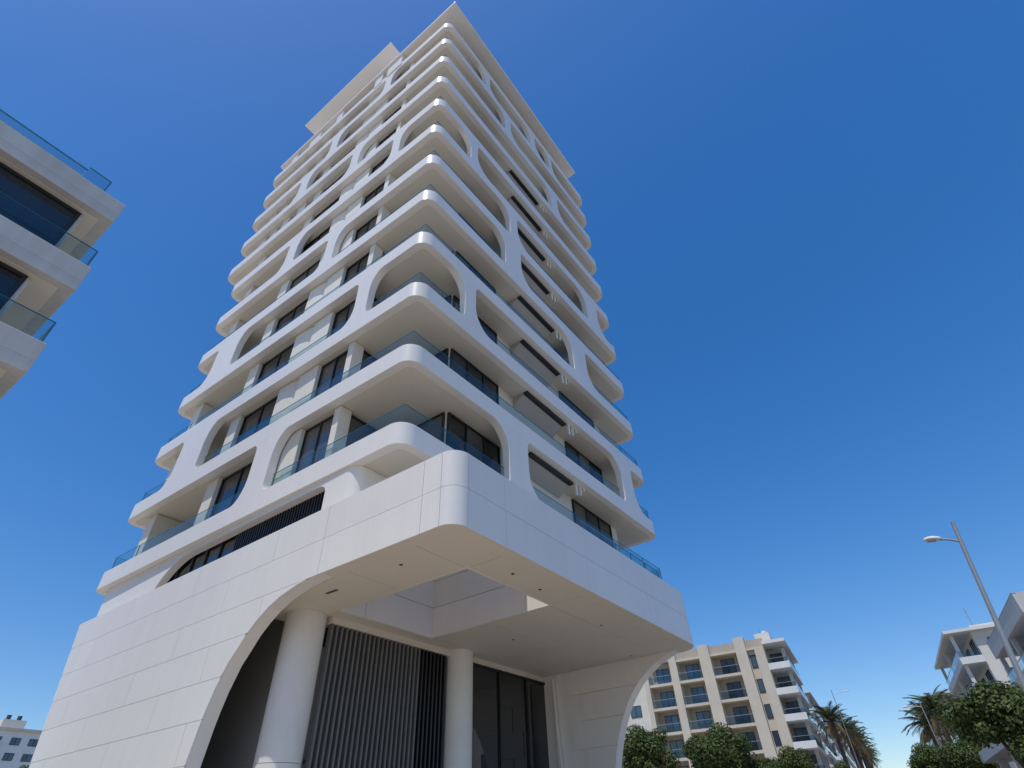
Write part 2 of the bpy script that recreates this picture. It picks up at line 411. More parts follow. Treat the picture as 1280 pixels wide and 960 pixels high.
# roof: thin sharp plate over the top storey, penthouse and its canopy
zr = 51.95
MB().prism([(-.05,-.55),(17.9,-.55),(17.9,17.5),(9,17.5),(9,21.6),(-.05,21.6)], zr, zr+.30).build('roof_plate', 'white_clad', tower, bevel=.03)
MB().prism([(2.2,2.2),(16.5,2.2),(16.5,17),(.7,17),(.7,5.2),(2.2,5.2)], S(12)-.5, zr-.002).build('penthouse_wall', 'core', tower)
window(tower, tower, 0, .7, 8.6, 12.4, S(12)-.4, zr-.1, 4, -1); window(tower, tower, 1, 2.2, 3, 15, S(12)-.4, zr-.1, 6, -1)
for y0, y1 in ((5.3, 7.0), (7.6, 8.5), (12.6, 13.4), (15.6, 17.2), (19, 19.8)):
    bx('pier', 'white_clad', tower, .12, .9, y0, y1, S(12)-.45, zr-.004)
MB().prism([(-.32,7.05),(9.5,7.05),(9.5,19.2),(-.32,19.2)], 57.0, 57.22).build('canopy_plate', 'white_clad', tower, bevel=.02)
bx('canopy_wall', 'core', tower, 1.6, 8, 8.4, 17.8, zr+.30, 57.0)
for i in range(7):
    bx('canopy_wall_louvre', 'black_frame', tower, 1.50, 1.60, 8.8+i*1.3, 9.7+i*1.3, 55.6, 56.7)
# fine seams between the fascia panels of the bands near the corner are left to the band joints themselves

# storey below the first band: cladding wall with the long louvred opening
w0 = Path([(2.36, 2.3), (.33, 2.3), (.33, 19.2)], [0.5])      # reversed travel: outward is on the left
class Flip:
    def __init__(s, p): s.p = p; s.L = p.L
    def at(s, q): a, n = s.p.at(q); return a, -n
    def breaks(s, n=14): return s.p.breaks(n)
w0f = Flip(w0); ylo = w0.seg[2][1]
def sy(y): return ylo+(y-w0.seg[2][3].y)
def lowlim(q):
    y = w0.at(q)[0].y
    if q < ylo or y < 3.75 or y > 14.55: return 9.0
    top = 11.02
    if y < 4.15: return top-.35+.35*math.sqrt(max(0, 1-((4.15-y)/.40)**2))-(0 if y > 3.751 else 1.7)
    if y > 12.0:
        t = (y-12.0)/2.55; return 9.0+(top-9.0)*math.sqrt(max(0, 1-t**2.2))
    return top
ss = list(w0.breaks(10))+[sy(3.74), sy(3.7499)]+[sy(3.75+.4*(1-math.cos(math.pi/2*i/8))) for i in range(9)]+[sy(12.0+2.55*math.sin(math.pi/2*i/24)) for i in range(25)]+[sy(14.551)]
ss = [q for q in ss if 0 <= q <= w0.L]
strip(w0f, ss, lowlim, lambda q: S(1)-HS-.004, 0, .30).build('louvre_wall', 'white_clad', tower, smooth=35, clean=True)
bx('louvre_back', 'black_frame', tower, .84, .88, 3.6, 14.8, 9.0, 11.2)
for i in range(34):
    y = 4.0+i*.155; bx('louvre_slat', 'louvre', tower, .60, .72, y, y+.055, 9.02, 11.15)
for i in range(5): 
    y = 9.4+i*1.02; bx('strip_pane', 'dark_pane', tower, .72, .76, y+.04, y+.98, 9.02, 11.15); bx('strip_mullion', 'black_frame', tower, .66, .78, y-.04, y+.04, 9.02, 11.15)
bx('end_wall', 'core', tower, .6, 12, 17.2, 18.3, 0, 11.25)
bx('lobby_mass', 'core', tower, 2.51, 14.8, 6.0, 17.2, 0, 8.88)

# podium ---------------------------------------------------------------
PX, PY, PT, PB, PE = 0.0, -2.30, 9.75, 7.60, 15.6
PL = 19.7
pp = Path([(PX, PL), (PX, PY), (PE, PY), (PE, 9)], [0.50, 0.9])
pl_hi = pp.seg[0][2]; pr_lo = pp.seg[2][1]; pr_hi = pr_lo+pp.seg[2][2]
ARCH = [(2.80,7.602),(3.11,7.60),(3.7,7.54),(4.4,7.38),(4.9,7.18),(5.36,6.89),(5.68,6.62),(5.95,6.30),(6.3,5.9),(6.61,5.3),(6.79,4.8),(6.90,4.38),(7.05,3.6),(7.16,2.6),(7.24,1.4),(7.28,0.0)]
def arch(y):
    if y <= ARCH[0][0]: return PB
    for (a, za), (b, zb) in zip(ARCH, ARCH[1:]):
        if y <= b: return za+(zb-za)*(y-a)/(b-a)
    return 0.0
def plo(q):
    if q > pl_hi+.001: return PB
    y = PL-q
    if y < 7.28: return arch(y)
    return max(0.0, min(PT, PT-(PL-y)/.27)) if y > 16.5 else 0.0
base_ss = list(pp.breaks(16))+[PL-a for a, _ in ARCH]+[PL-(6.5+.78*i/24) for i in range(25)]+[PL-(2.8+3.7*i/30) for i in range(31)]+[2.7*i/30 for i in range(31)]
strip(pp, base_ss, lambda q: plo(q)+.004, lambda q: PT-.02, .05, .45).build('podium_wall', 'white_clad', tower, smooth=35, clean=True)
rows = [0, .35, 1.42, 2.48, 3.54, 4.58, 5.60, 6.62, 7.60, 8.68, PT]
vj_main = {}
def cells(z0, z1, cuts):
    cuts = sorted(cuts)
    for a, b in zip(cuts, cuts[1:]):
        a2, b2 = a+.006, b-.006
        ss = [a2, b2]+[q for q in base_ss if a2 < q < b2]
        lo = lambda q: max(plo(q), z0+.006); hi = lambda q: z1-.006
        if max(hi(q)-lo(q) for q in ss) < .02: continue
        m = strip(pp, ss, lo, hi, 0, .046)
        if m.v: m.build('cladding_panel', 'white_panel', tower, smooth=35, clean=True)
right_cuts = [PL+1.15, pl_hi, pr_lo, pr_lo+1.6, pr_lo+6.0, pr_lo+10.4, pr_hi, pp.L]
for i, (z0, z1) in enumerate(zip(rows, rows[1:])):
    off = (i % 2)*2.3
    lc = [0]+[PL-y for y in (17.0-off, 12.2-off, 7.6-off)]
    if z0 >= 7.59: cells(z0, z1, lc+[PL-2.8]+right_cuts)
    else: cells(z0, z1, lc+[PL-3.12])
# soffit rim, soffit panels, oculus
strip(pp, [q for q in base_ss+[PL-2.6] if PL-2.6 <= q], lambda q: PB, lambda q: PB+.05, .055, .46).build('soffit_rim', 'soffit', tower, clean=True)
OX0, OX1, OY0, OY1 = 2.47, 6.66, -0.60, 4.66
g = .008
xs = [PX+.46, OX0, OX1, 11.0, PE-.46]; ys = [PY+.46, OY0, 2.0, OY1, 6.9]
for i in range(4):
    for j in range(4):
        if i == 1 and j in (1, 2): continue
        x0, x1, y0, y1 = xs[i]+g, xs[i+1]-g, ys[j]+g, ys[j+1]-g
        if i == 0 and j == 0:
            r = .04; poly = [(x0+r-r*math.cos(t), y0+r-r*math.sin(t)) for t in [math.pi/2*a/10 for a in range(11)]]+[(x1, y0), (x1, y1), (x0, y1)]
            MB().prism(poly, PB+.004, PB+.05).build('soffit_panel', 'soffit', tower)
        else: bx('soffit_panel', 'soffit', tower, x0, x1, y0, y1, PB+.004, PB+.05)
m = MB()
for x0, x1, y0, y1 in ((PX+.44, OX0-.03, PY+.44, 6.9), (OX0-.03, OX1+.03, PY+.44, OY0-.03), (OX0-.03, OX1+.03, OY1+.03, 6.9), (OX1+.03, PE-.44, PY+.44, 6.9)):
    m.box(x0, x1, y0, y1, PB+.07, PB+.25)
m.build('podium_ceiling', 'core', tower)
m = MB()
for x0, x1, y0, y1 in ((PX+.63, OX0-.13, PY+.7, 18), (OX0-.13, OX1+.13, PY+.7, OY0-.13), (OX0-.13, OX1+.13, OY1+.13, 18), (OX1+.13, PE-.65, PY+.7, 18)):
    m.box(x0, x1, y0, y1, 8.9, 9.1)
m.build('podium_deck', 'core', tower)
for z0, z1 in ((PB+.002, 8.67), (8.69, 9.7), (9.72, 11.2)):
    if z1 < 10:
        bx('oculus_panel', 'white_panel', tower, OX0-.1, OX0, OY0, OY1, z0, z1); bx('oculus_panel', 'white_panel', tower, OX1, OX1+.1, OY0, .35, z0, z1)
        bx('oculus_panel', 'white_panel', tower, OX0-.1, OX1+.1, OY0-.1, OY0-.002, z0, z1)
    bx('oculus_panel', 'white_panel', tower, OX1, OX1+.1, .36, OY1, z0, z1)
    bx('oculus_panel', 'white_panel', tower, OX0-.1, 3.4, OY1+.002, OY1+.1, z0, z1); bx('oculus_panel', 'white_panel', tower, 3.42, OX1+.1, OY1+.002, OY1+.1, z0, z1)
for x, y in ((1.07, .57), (3.67, -1.33), (5.26, -1.2), (14.5, .39), (9.8, -.8), (9.0, 2.6)):
    MB().tube([(x, y, PB-.006), (x, y, PB+.05)], .055, 14).build('downlight', 'dark_spot', tower)
bx('ceiling_slot', 'dark_spot', tower, 1.08, 1.18, 3.3, 3.8, PB-.006, PB+.04)
# glass rail on the podium roof edge
for i in range(5):
    bx('glass_pane', 'balustrade_glass', tower, 7.4+i*1.3, 8.68+i*1.3, PY+.50, PY+.52, 9.4, 10.5)
m = MB(); m.box(7.4, 13.92, PY+.495, PY+.525, 10.505, 10.53); m.box(13.92, 13.95, PY+.495, 2, 10.505, 10.53)
for x in (10.0, 11.3, 12.6, 13.93): m.box(x-.015, x+.015, PY+.49, PY+.53, 9.4, 10.5)
m.build('glass_rail', 'teal_edge', tower)
for i in range(2): bx('glass_pane', 'balustrade_glass', tower, 13.93, 13.945, PY+.54+2.2*i, PY+2.7+2.2*i, 9.4, 10.5)

# lobby under the podium
WY = 5.38
MB().tube([(2.0,5.85,0),(2.0,5.85,3.55)], .64, 40).build('column', 'column', tower, smooth=40)
MB().tube([(2.0,5.85,3.562),(2.0,5.85,PB)], .64, 40).build('column', 'column', tower, smooth=40)
MB().tube([(8.9,5.25,0),(8.9,5.25,3.55)], .56, 40).build('column', 'column', tower, smooth=40)
MB().tube([(8.9,5.25,3.562),(8.9,5.25,PB)], .56, 40).build('column', 'column', tower, smooth=40)
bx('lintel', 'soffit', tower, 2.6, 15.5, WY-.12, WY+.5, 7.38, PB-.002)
bx('louvre_back', 'louvre_back', tower, 2.6, 3.0, WY+.32, WY+.36, 1.1, 6.75)
bx('louvre_back', 'black_frame', tower, 2.56, 8.5, WY+.37, WY+.42, 0, 7.36)
for i in range(28):
    x = 2.64+i*.203; bx('louvre_slat', 'lobby_slat' if i < 21 else 'louvre', tower, x, x+.075, WY-.08, WY+.12, 0, 7.37)
for z in (1.05, 3.6, 6.75): bx('louvre_rail', 'louvre', tower, 2.64, 8.3, WY+.13, WY+.2, z, z+.09)
gw = MB()
gx = [9.72, 11.52, 13.5, 15.35]
for x in gx: gw.box(x-.05, x+.05, WY-.18, WY+.05, 0, 7.375)
for z in (0, 3.5, 7.29): gw.box(9.78, 15.3, WY-.17, WY+.04, z, z+.08)
gf = gw.build('lobby_glazing', 'black_frame', tower)
for a, b in zip(gx, gx[1:]):
    for z0, z1 in ((.08, 3.5), (3.58, 7.29)): sub('pane', 'lobby_pane', gf, tower, a+.05, b-.05, WY-.1, WY-.07, z0, z1)
bx('lobby_wall', 'black_frame', tower, 8.4, 15.4, WY+.5, WY+.6, 0, 7.36)
bx('lobby_pier', 'column', tower, 15.41, 15.9, 4.65, WY+.3, 0, PB-.003)
bx('inner_wall', 'grey_wall', tower, 2.1, 2.5, 6.0, 17.2, 0, PB+.06)
# end wall with the curved free edge
EW = [(-2.1,7.80),(-1.57,7.66),(-1.0,7.48),(-.45,7.27),(0.05,6.98),(.49,6.66),(.9,6.25),(1.22,5.82),(1.5,5.35),(1.75,4.85),(1.95,4.3),(2.12,3.7),(2.28,2.8),(2.38,1.6),(2.42,0)]
def yz_prism(pts, x0, x1, mb=None):
    mb = mb or MB(); n = len(pts)
    return mb.add([(x0,y,z) for y,z in pts]+[(x1,y,z) for y,z in pts], [tuple(range(n)), tuple(range(2*n-1,n-1,-1))]+[(i,i+n,(i+1)%n+n,(i+1)%n) for i in range(n)])
yz_prism(EW+[(6.8,0),(6.8,7.80)], 15.0, 15.5).build('end_wall', 'white_clad', tower, clean=True)
def ew_y(z):
    for (a, za), (b, zb) in zip(EW, EW[1:]):
        if za >= z >= zb: return a+(b-a)*(za-z)/(za-zb+1e-9)
    return EW[0][0]
for i, (z0, z1) in enumerate(zip(rows[:-2], rows[1:-1])):
    z0 += .009; z1 = min(z1-.009, PB-.006); cuts = [None, 3.4+(i % 2)*.6, 6.0]
    zz = [z1-(z1-z0)*t/6 for t in range(7)]
    yz_prism([(ew_y(z), z) for z in zz]+[(cuts[1]-.009, z0), (cuts[1]-.009, z1)], 14.96, 14.997).build('cladding_panel', 'white_panel', tower, clean=True)
yz_prism([(4.64,7.4),(4.6,5.4),(4.2,.0),(4.64,0)], 14.75, 14.94).build('sunlit_sliver', 'column', tower, clean=True)  # pale fin added in the shape of a sunlit sliver by the pier

# ------------------------------------------------------------------ ground, street (street axis turned 7.7 degrees)
SA = R(7.7); sv = Vector((math.cos(SA), math.sin(SA), 0)); tv = Vector((-math.sin(SA), math.cos(SA), 0))
def ST(s, t, z=0.0): return Vector((-8.976, -10.444, 0))+sv*s+tv*t+Vector((0, 0, z))
def sheet(name, s0, s1, t0, t1, z, m, th=None):
    mb = MB(); c = [ST(s0,t0), ST(s1,t0), ST(s1,t1), ST(s0,t1)]
    if th: mb.prism([(p.x, p.y) for p in c], z-th, z)
    else: mb.add([(p.x, p.y, z) for p in c], [(0,1,2,3)])
    return tag(mb.build(name, m), kind='structure')
tag(MB().add([(-3000,-3000,-.03),(3000,-3000,-.03),(3000,3000,-.03),(-3000,3000,-.03)], [(0,1,2,3)]).build('ground', 'earth'), kind='structure')
sheet('road', -160, 600, -7.2, 0.6, -.004, 'asphalt')
sheet('pavement', -160, 600, 0.75, 6.0, .12, 'paving', .14)
sheet('pavement', -160, 600, -12.2, -7.35, .12, 'paving', .14)
sheet('kerb', -160, 600, 0.6, .75, .13, 'kerb', .16); sheet('kerb', -160, 600, -7.35, -7.2, .13, 'kerb', .16)
sheet('plaza', -60, 42, 6.0, 75, .12, 'paving', .14)
for i in range(60): sheet('lane_marking', -80+i*8, -76.5+i*8, -3.36, -3.24, .001, 'road_paint')

# ------------------------------------------------------------------ neighbouring block on the left
nb = empty('apartment_block', (-8.25, 6.6, 0))
tag(nb, 'white apartment block with wide glass-railed balconies and deep flat slabs, beside the tower', 'apartment block')
NZ = [(18.05+1.75-.15, 1.02), (15.2+1.15, 1.1), (12.03+1.05, 1.1), (9.85, 1.1), (6.6, 1.1), (3.4, 1.1)]
for i, (zt, th) in enumerate(NZ):
    xe = (0, .28, .5, .5, .5, .5)[i]
    MB().box(-16, xe, 0, 12, zt-th, zt).build('balcony_slab', 'concrete', nb, bevel=.02)
    bx('fascia_joint', 'slot_grey', nb, -16, xe-.02, -.004, .1, zt-th*.62, zt-th*.62+.012)
    bx('soffit_panel', 'soffit', nb, -15.9, xe-.35, .30, 11.5, zt-th-.02, zt-th-.004)
    if i > 0:
        zc = NZ[i-1][0]-NZ[i-1][1]-.025; xr = xe-.14
        for j in range(6):
            bx('glass_pane', 'balustrade_glass', nb, xr-(j+1)*2.0+.01, xr-j*2.0, .16, .18, zt, zt+.88)
        bx('glass_pane', 'balustrade_glass', nb, xr, xr+.02, .20, 3.0, zt, zt+.88)
        m = MB(); m.box(xr-12, xr+.025, .155, .185, zt+.882, zt+.9); m.box(xr-.004, xr+.025, .19, 3.0, zt+.882, zt+.9); m.box(xr-.01, xr+.03, .15, .19, zt, zt+.88); m.build('glass_rail', 'teal_edge', nb)
        window(nb, nb, 1, .55, -12.6, -.80, zt, zc-.03, 5, -1, fw=.11)
        bx('wall', 'paint_white', nb, -15.5, -.70, .57, 11.5, zt, zc)
zt = NZ[0][0]
bx('roof_wall', 'paint_white', nb, -15.5, -1.5, .9, 9, zt, zt+1.0)
bx('glass_pane', 'balustrade_glass', nb, -1.45, -.75, .20, .22, zt, zt+.80); bx('glass_pane', 'balustrade_glass', nb, -12, -1.5, .84, .86, zt+.9, zt+1.3)
m = MB(); m.box(-1.45, -.73, .195, .225, zt+.80, zt+.825); m.box(-.755, -.73, .23, 2.6, zt+.80, zt+.825); m.box(-.76, -.72, .19, .23, zt, zt+.80); m.box(-12, -1.47, .83, .87, zt+1.302, zt+1.34); m.build('glass_rail', 'teal_edge', nb)

# ------------------------------------------------------------------ cream block behind the podium
def bay_window(par, x, y0, y1, z0, z1, n=2): return window(par, par, 0, x, y0, y1, z0, z1, n, -1, m='blue_pane', fw=.08, dep=.08)
mb_o = ST(92, 5.9)
mbd = empty('apartment_building', mb_o, SA)
tag(mbd, 'cream apartment building with tall vertical piers, recessed balconies and rounded trees in front', 'building')
FZ = [19.4-3.12*i for i in range(6)]
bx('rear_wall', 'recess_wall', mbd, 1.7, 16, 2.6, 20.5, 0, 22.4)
bx('wall', 'stucco_light', mbd, .5, 14, 20.5, 31, 0, 21.0)
bx('wall', 'stucco', mbd, .35, 8, 3.9, 5.0, 0, 22.4)
for y0, y1, ztop in ((2.6, 3.9, 22.2), (5.0, 6.5, 23.9), (10.3, 11.9, 23.7), (15.5, 16.6, 23.2), (20.2, 20.9, 22)):
    MB().box(-.3, 1.7, y0, y1, 0, ztop).build('pier', 'stucco', mbd)
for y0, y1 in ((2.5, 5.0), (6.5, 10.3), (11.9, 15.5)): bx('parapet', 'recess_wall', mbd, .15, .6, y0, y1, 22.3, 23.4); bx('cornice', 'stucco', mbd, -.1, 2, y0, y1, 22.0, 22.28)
bx('roof_plate', 'stucco', mbd, .6, 16, 3, 20, 22.45, 22.8)
bx('roof_house', 'stucco_light', mbd, 2.5, 8, 1.5, 3.6, 22.8, 24.6)
for z in FZ:
    for y0, y1 in ((6.5, 10.3), (11.9, 15.5), (16.6, 20.2)):
        if z < 2: continue
        bx('balcony_slab', 'stucco', mbd, -.15, 1.7, y0, y1, z-.35, z)
        n = 3
        for j in range(n): bx('glass_pane', 'street_glass', mbd, -.08, -.05, y0+(y1-y0)*j/n+.03, y0+(y1-y0)*(j+1)/n-.03, z+.08, z+.98)
        bx('hand_rail', 'steel', mbd, -.1, -.03, y0, y1, z+1.0, z+1.06)
        bay_window(mbd, 1.7, (y0+y1)/2-1.1, (y0+y1)/2+.9, z, z+2.3)
    bay_window(mbd, .35, 4.05, 4.85, z+.3, z+2.0, 1)
    for y in (22.3, 26.0): bay_window(mbd, .5, y, y+1.7, z-.7, z+.8)
    # corner balcony: solid front, glazed street side
    bx('corner_slab', 'paint_white', mbd, -.6, 14, -.2, 2.6, z-.35, z); bx('corner_parapet', 'paint_white', mbd, -.6, -.4, -.2, 2.6, z, z+.45)
    bx('glass_pane', 'street_glass', mbd, -.5, -.47, -.1, 2.5, z+.45, z+1.0)
    for j in range(6): bx('glass_pane', 'street_glass', mbd, -.3+j*2.3, 1.9+j*2.3, -.14, -.11, z+.02, z+1.0)
    bx('hand_rail', 'steel', mbd, -.52, 13.5, -.16, -.09, z+1.01, z+1.06); bx('hand_rail', 'steel', mbd, -.54, -.46, -.08, 2.55, z+1.01, z+1.06)
    bay_window(mbd, 3.0, .5, 2.3, z, z+2.3); 
    window(mbd, mbd, 1, 1.55, 5, 12, z, z+2.3, 4, -1, m='blue_pane')
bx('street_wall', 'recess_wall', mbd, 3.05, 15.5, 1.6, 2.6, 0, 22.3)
for x in (2.6, 7.5, 13): bx('street_pier', 'stucco_light', mbd, x, x+.4, .1, .6, 0, 22.2)
bx('roof_overhang', 'paint_white', mbd, -.8, 15, -.5, 2.6, 22.35, 22.75)
m = MB(); m.tube([(6, 3, 22.8), (6, 3, 26)], .03, 6); m.box(5.4, 6.6, 2.98, 3.02, 25.6, 25.63); m.build('antenna', 'steel', mbd)
MB().tube([(3.4, 2.2, 24.6), (3.4, 2.2, 25.0)], .35, 12).build('vent_cap', 'paint_white', mbd)

# ------------------------------------------------------------------ blocks further along the street
def street_block(s0, t0, length, depth, floors, label, side, top, wm='stucco_light', fm='paint_white', proj=1.6, pitch=3.1, roof=True, rail='street_glass', front=True, para=False):
    """block whose street front runs along the street; side +1: on the left of the street (faces -t), -1: on the right"""
    e = empty('street_block', ST(s0, t0), SA); tag(e, label, 'building')
    d = side
    def b(name, m, x0, x1, y0, y1, z0, z1):
        ya, yb = sorted((d*y0, d*y1)); return bx(name, m, e, x0, x1, ya, yb, z0, z1)
    b('wall', wm, .2, length, proj, depth, 0, top-.3)
    for i in range(floors):
        z = top-pitch*(i+1)
        if z < 1: break
        b('balcony_slab', fm, 0, length-.4, 0, proj+.01, z-.25, z)
        b('balcony_parapet', fm, 0, length-.4, 0, .14, z, z+.42)
        n = max(2, int(length/2.2))
        for j in range(n): b('glass_pane', rail, (length-.4)*j/n+.03, (length-.4)*(j+1)/n-.03, .05, .08, z+.42, z+1.05)
        b('end_parapet', fm, 0, .14, .15, proj, z, z+.42); b('glass_pane', rail, .05, .08, .12, proj, z+.42, z+1.05)
        b('hand_rail', 'steel', 0, length-.4, .04, .1, z+1.06, z+1.1)
        nw = max(1, int(length/5))
        for j in range(nw):
            x = length*(j+.25)/nw
            window(e, e, 1, d*proj, x, x+2.4, z+.02, z+2.25, 2, -d, m='blue_pane', fw=.07)
        if front:
            for y in (proj+1.2, proj+4.6, proj+8):
                if y+1.4 > depth: break
                ya, yb = sorted((d*y, d*(y+1.3))); window(e, e, 0, .2, ya, yb, z+.6, z+2.0, 1, -1, m='blue_pane', fw=.07)
    for x in (.6, length*.5, length-.9): b('pier', wm, x, x+.35, .16, .5, 0, top-.3)
    if para:
        b('roof_overhang', fm, 0, length, 0, depth, top-.55, top-.3); b('roof_parapet', fm, 0, length, 0, .2, top-.3, top+.75); b('roof_parapet', fm, 0, .2, .21, depth, top-.3, top+.75); b('coping', 'slot_grey', -.03, length, -.03, .22, top+.752, top+.80)
        m = MB(); m.tube([(3, d*3, top), (3, d*3, top+2.4)], .03, 6); m.box(2.5, 3.5, d*3-.02, d*3+.02, top+2.0, top+2.03); m.box(2.7, 3.3, d*3-.02, d*3+.02, top+2.3, top+2.33); m.build('antenna', 'steel', e)
    elif roof:
        b('roof_overhang', fm, -.5, length, -.4, depth, top-.298, top)
        b('roof_house', wm, length*.25, length*.7, proj+1, depth-1.5, top, top+1.3)
        m = MB(); m.tube([(length*.4, d*(proj+2), top+1.3), (length*.4, d*(proj+2), top+4)], .04, 6); m.box(length*.4-.6, length*.4+.6, d*(proj+2)-.02, d*(proj+2)+.02, top+3.5, top+3.55); m.build('antenna', 'steel', e)
    return e
street_block(52.5, -12.75, 16, 14, 4, 'pale concrete block with blue glass balcony rails behind the steel lamp post', -1, 13.4, wm='concrete', fm='concrete', proj=1.8, para=True)
street_block(81, -12.0, 20, 13, 5, 'cream block with thin flat roof overhang between the palms and the pale concrete block', -1, 18.2, proj=2.2)
street_block(112, -12, 24, 12, 5, 'cream block with tan roof house directly behind the right-hand palms', -1, 16.8, wm='stucco')
street_block(150, -12, 40, 12, 5, 'pale block far down the street beyond the right-hand palms', -1, 17.5)
street_block(124, 6.4, 22, 12, 6, 'white balconied block with roof slab just past the cream apartment building', 1, 21.0, wm='stucco_light')
street_block(156, 6.0, 30, 12, 6, 'white block with tiled roof house behind the left row of palms', 1, 22.4, wm='paint_white')
street_block(200, 6.0, 60, 12, 5, 'long pale block at the far end of the street', 1, 20.0, wm='stucco_light')
# low pavilion beside the big right-hand tree
pv = empty('canopy_pavilion', ST(41, -6.6), SA); tag(pv, 'low white concrete canopy on square posts under the big street tree', 'pavilion')
MB().box(0, 16, -9, 0, 4.75, 5.35).build('roof_slab', 'concrete', pv, bevel=.02)
for x, y in ((.5, -1.0), (.5, -6), (7, -.6), (13, -.6)): bx('post', 'concrete', pv, x, x+.5, y-.5, y, 0, 4.749)
bx('back_wall', 'recess_wall', pv, 2, 15, -8.5, -4.5, 0, 4.7)
# distant villa seen past the podium's left edge
vl = empty('villa', (43.0, 180, 0)); tag(vl, 'distant white apartment house with roof tanks and dark windows beyond the podium wall', 'house')
bx('wall', 'paint_white', vl, -16, 9, 0, 14, 0, 27.4); bx('roof_slab', 'stucco', vl, -16.5, 9.5, -.6, 14, 27.402, 28.0); bx('roof_house', 'stucco_light', vl, -1.5, 3.5, 2, 7, 28.0, 30.0)
bx('roof_house', 'stucco_light', vl, -12, -6, 2, 7, 28.0, 29.6)
for x, y in ((-.4, 3), (1.9, 3)): MB().tube([(x, y, 30.0), (x, y, 31.0)], .5, 10).build('water_tank', 'dark_spot', vl)
for i in range(6):
    z = 24.6-i*3.1
    for x in (-14.5, -10.5, -6.5, -2.6, 1.4, 5.2): window(vl, vl, 1, 0, x, x+2.0, z, z+1.5, 2, -1, m='blue_pane', fw=.09)
    bx('balcony_slab', 'stucco_light', vl, -15.8, -1, -1.7, 0, z-.6, z-.3); bx('balcony_parapet', 'stucco_light', vl, -15.8, -1, -1.7, -1.5, z-.3, z+.6)

# ------------------------------------------------------------------ street lamps
def lamp(s, t, h, label, lean=0.0, arm=1.1, r=.085, z_arm=None, hs=1.0):
    e = empty('street_lamp', ST(s, t), SA); tag(e, label, 'street lamp')
    e.rotation_euler = (lean, 0, SA)
    MB().tube([(0,0,0), (0,0,.9)], [.13,.12], 14).build('base', 'steel', e, smooth=40)
    MB().tube([(0,0,.9), (0,0,h)], [r, r*.62], 14).build('pole', 'steel', e, smooth=40)
    za = z_arm or h-.5
    MB().tube([(0,0,za), (0,arm*.6,za+.10), (0,arm,za+.12)], [.035,.03,.03], 8).build('arm', 'steel', e, smooth=40)
    hd = MB(); n = 12; rings = [(0,.05,.03),(.12,.10,.07),(.35,.15,.10),(.55,.14,.09),(.70,.09,.06),(.76,.02,.02)]
    vs = []; fs = []
    for y, w, hh in rings:
        for k in range(n):
            a = 2*math.pi*k/n; vs.append((w*math.cos(a), arm-.08+y*hs*(1 if arm > 0 else -1), za+.14+(hh if math.sin(a) > 0 else .035)*math.sin(a)))
    for i in range(len(rings)-1):
        for k in range(n): fs.append((i*n+k, i*n+(k+1)%n, (i+1)*n+(k+1)%n, (i+1)*n+k))
    fs += [tuple(range(n-1,-1,-1)), tuple((len(rings)-1)*n+k for k in range(n))]
    hd.add(vs, fs); h_ = hd.build('lamp_head', 'paint_white', e, smooth=60, clean=True)
    bxo = bx('lens', 'slot_grey', e, -.09, .09, arm+.12*hs, arm+.48*hs, za+.09, za+.112)
    return e
lamp(20, -3.5, 8.65, 'tall grey steel street lamp leaning over the road in front of the pale concrete block', lean=R(6.8), z_arm=8.05, arm=.50, hs=.62)
lamp(70, -5.6, 10.6, 'slim street lamp rising beside the right-hand palms', arm=.9, r=.07)
lamp(100, 2.0, 17.0, 'tall slim street lamp rising above the left row of palms', arm=-1.4, r=.07)

# ------------------------------------------------------------------ trees
def crown_mesh(name, rad, nleaf, seed, lsz, m='leaf', flat=.85):
    rng = random.Random(seed); mb = MB(); blobs = []
    for i in range(26):
        d = Vector((rng.gauss(0,1), rng.gauss(0,1), rng.gauss(0,1)*flat)).normalized()
        rr = rng.uniform(.45, .80); blobs.append((Vector((d.x*rr, d.y*rr, d.z*rr*flat))*rad, rng.uniform(.22, .40)*rad))
    for i in range(nleaf):
        c, r = blobs[rng.randrange(len(blobs))]
        d = Vector((rng.gauss(0,1), rng.gauss(0,1), rng.gauss(0,1))).normalized()
        p = c+d*r*(rng.random()**.35)
        nrm = (d+Vector((rng.uniform(-.7,.7), rng.uniform(-.7,.7), rng.uniform(-.2,.9)))).normalized()
        a = nrm.orthogonal().normalized(); a = (a*math.cos(rng.uniform(0,6.28))+nrm.cross(a)*math.sin(rng.uniform(0,6.28))).normalized(); b = nrm.cross(a)
        l = lsz*rng.uniform(.7,1.3); w = l*.32
        mb.add([p-a*l*.5, p+b*w+nrm*l*.08, p+a*l*.5, p-b*w+nrm*l*.08], [(0,1,2,3)])
    return mb.mesh(name, m)
CR = [crown_mesh('crown', 1.0, 15000, 11+i, .075) for i in range(3)]
def tree(pos, r, zc, label, var, cat='tree', group=None):
    e = empty('street_tree', pos); tag(e, label, cat, group)
    m = MB(); m.tube([(0,0,0), (.05,.02,zc*.45), (0,0,zc-.3*r)], [.16,.12,.08], 9)
    for a in range(6):
        t = a*1.05+var; m.tube([(0,0,zc*.5+a*.06), (math.cos(t)*r*.35, math.sin(t)*r*.35, zc-.1*r), (math.cos(t)*r*.65, math.sin(t)*r*.65, zc+.3*r)], [.07,.045,.02], 6)
    m.build('trunk', 'bark', e, smooth=60)
    c = bpy.data.objects.new('crown', CR[var % 3]); c.location = (0, 0, zc); c.scale = (r, r, r*.92); c.rotation_euler = (0, 0, var*1.3); link(c, e)
    return e
def g(p): return (p[0], p[1], 0)
tree(g((55.2, 18.4)), 3.7, 8.2, 'round dark green tree closest to the curved podium end wall', 0)
tree(g((50.8, 10.3)), 3.5, 7.0, 'round dark green tree in the middle of the three before the cream building', 1)
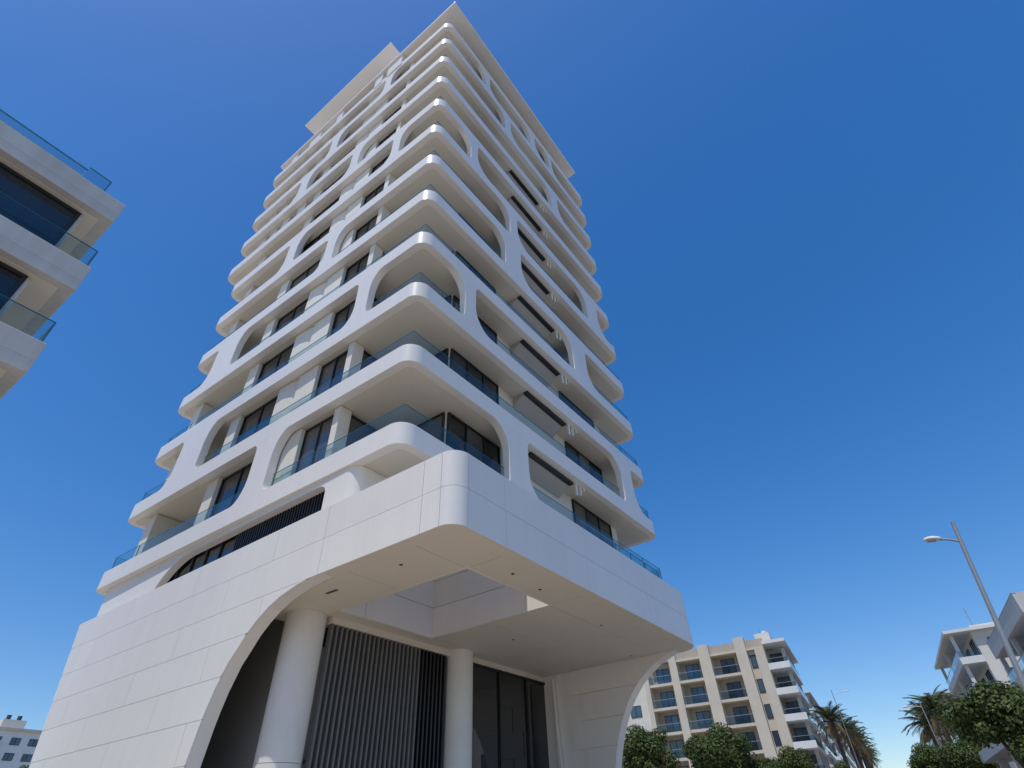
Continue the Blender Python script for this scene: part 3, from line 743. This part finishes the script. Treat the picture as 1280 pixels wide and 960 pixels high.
tree(g((53.1, 6.8)), 2.2, 5.5, 'small loose green tree tucked behind the middle round tree', 2)
tree(g((49.8, 2.9)), 2.2, 5.5, 'round green tree below the white corner balconies of the cream building', 0)
tree(g((53.0, .9)), 1.8, 4.6, 'low green tree beside the pavement past the cream building corner', 1)
tree(g((25.4, -11.4)), 2.35, 4.9, 'large glossy green street tree beside the steel lamp post and canopy', 2)
tree(g((50.0, -8.6)), 2.3, 5.0, 'bushy green tree between the right-hand palms and the large street tree', 1)
tree(g((60, -5.9)), 2.2, 5.6, 'green tree at the foot of the right-hand palms', 0)
tree(g((24.6, 100)), 3.2, 10.2, 'bright green tree in front of the distant white apartment house', 1)
def frond_mesh(name, L, seed, m):
    rng = random.Random(seed); mb = MB(); pts = []
    droop = rng.uniform(.8, 1.2)
    for i in range(13):
        u = i/12; pts.append(Vector((L*u*(1-.12*u), 0, L*(.32*u-.62*droop*u*u))))
    mb.tube(pts, [.045*(1-i/13)+.008 for i in range(13)], 4, caps=False)
    for i in range(1, 13):
        for h in (0, .5):
            if i == 12 and h: break
            p = pts[i] if not h else (pts[i]+pts[i+1])/2
            for sd in (-1, 1):
                l = L*.30*(1-abs(i/12-.45)*1.1)*rng.uniform(.85, 1.1)
                tip = p+Vector((l*.55, sd*l*.75, -l*rng.uniform(.25,.55))); w = Vector((.035, 0, 0))
                mb.add([p-w, p+w, tip+w*.2, tip-w*.2], [(0,1,2,3)])
    return mb.mesh(name, m)
FR = [frond_mesh('frond', 2.6, i, 'frond') for i in range(4)]; FD = [frond_mesh('frond', 2.4, 20+i, 'frond_dry') for i in range(2)]
def palm(s, t, h, label, seed, sc=1.0):
    rng = random.Random(seed); e = empty('palm_tree', ST(s, t)); tag(e, label, 'palm tree', 'palms lining the street')
    m = MB(); m.tube([(0,0,0), (.1,0,h*.4), (.05,.05,h)], [.32*sc, .22*sc, .26*sc], 10); m.build('trunk', 'palm_bark', e, smooth=60)
    for i in range(44):
        dry = i < 13
        o = bpy.data.objects.new('frond', (rng.choice(FD) if dry else rng.choice(FR)))
        el = rng.uniform(.35, 1.0) if dry else rng.uniform(-1.25, .25)
        o.location = (.05, .05, h+(0 if dry else .1)); o.rotation_euler = (rng.uniform(-.3,.3), el, i*2.4+rng.uniform(-.2,.2)); o.scale = (sc,)*3
        link(o, e)
    return e
for i, (s, t, h) in enumerate(((110, 3.7, 14.3), (124, 2.6, 14.6), (134, 2.2, 14.6), (146, 1.6, 14.8), (160, 1.4, 15.2), (178, 1.2, 15.4), (200, 1.0, 15.6))):
    palm(s, t, h, ('first', 'second', 'third', 'fourth', 'fifth', 'sixth', 'seventh')[i]+' palm of the left pavement row, counted from the cream apartment building', 40+i, 1.25)
for i, (s, t, h, lb) in enumerate(((80, -7.5, 10.8, 'broad palm with golden lower fronds standing before the cream street block'), (84, -6.6, 10.0, 'slightly lower palm pressed against the broad golden palm'))):
    o = palm(s, t, h, lb, 60+i, 1.1); o['group'] = 'palms on the right pavement'
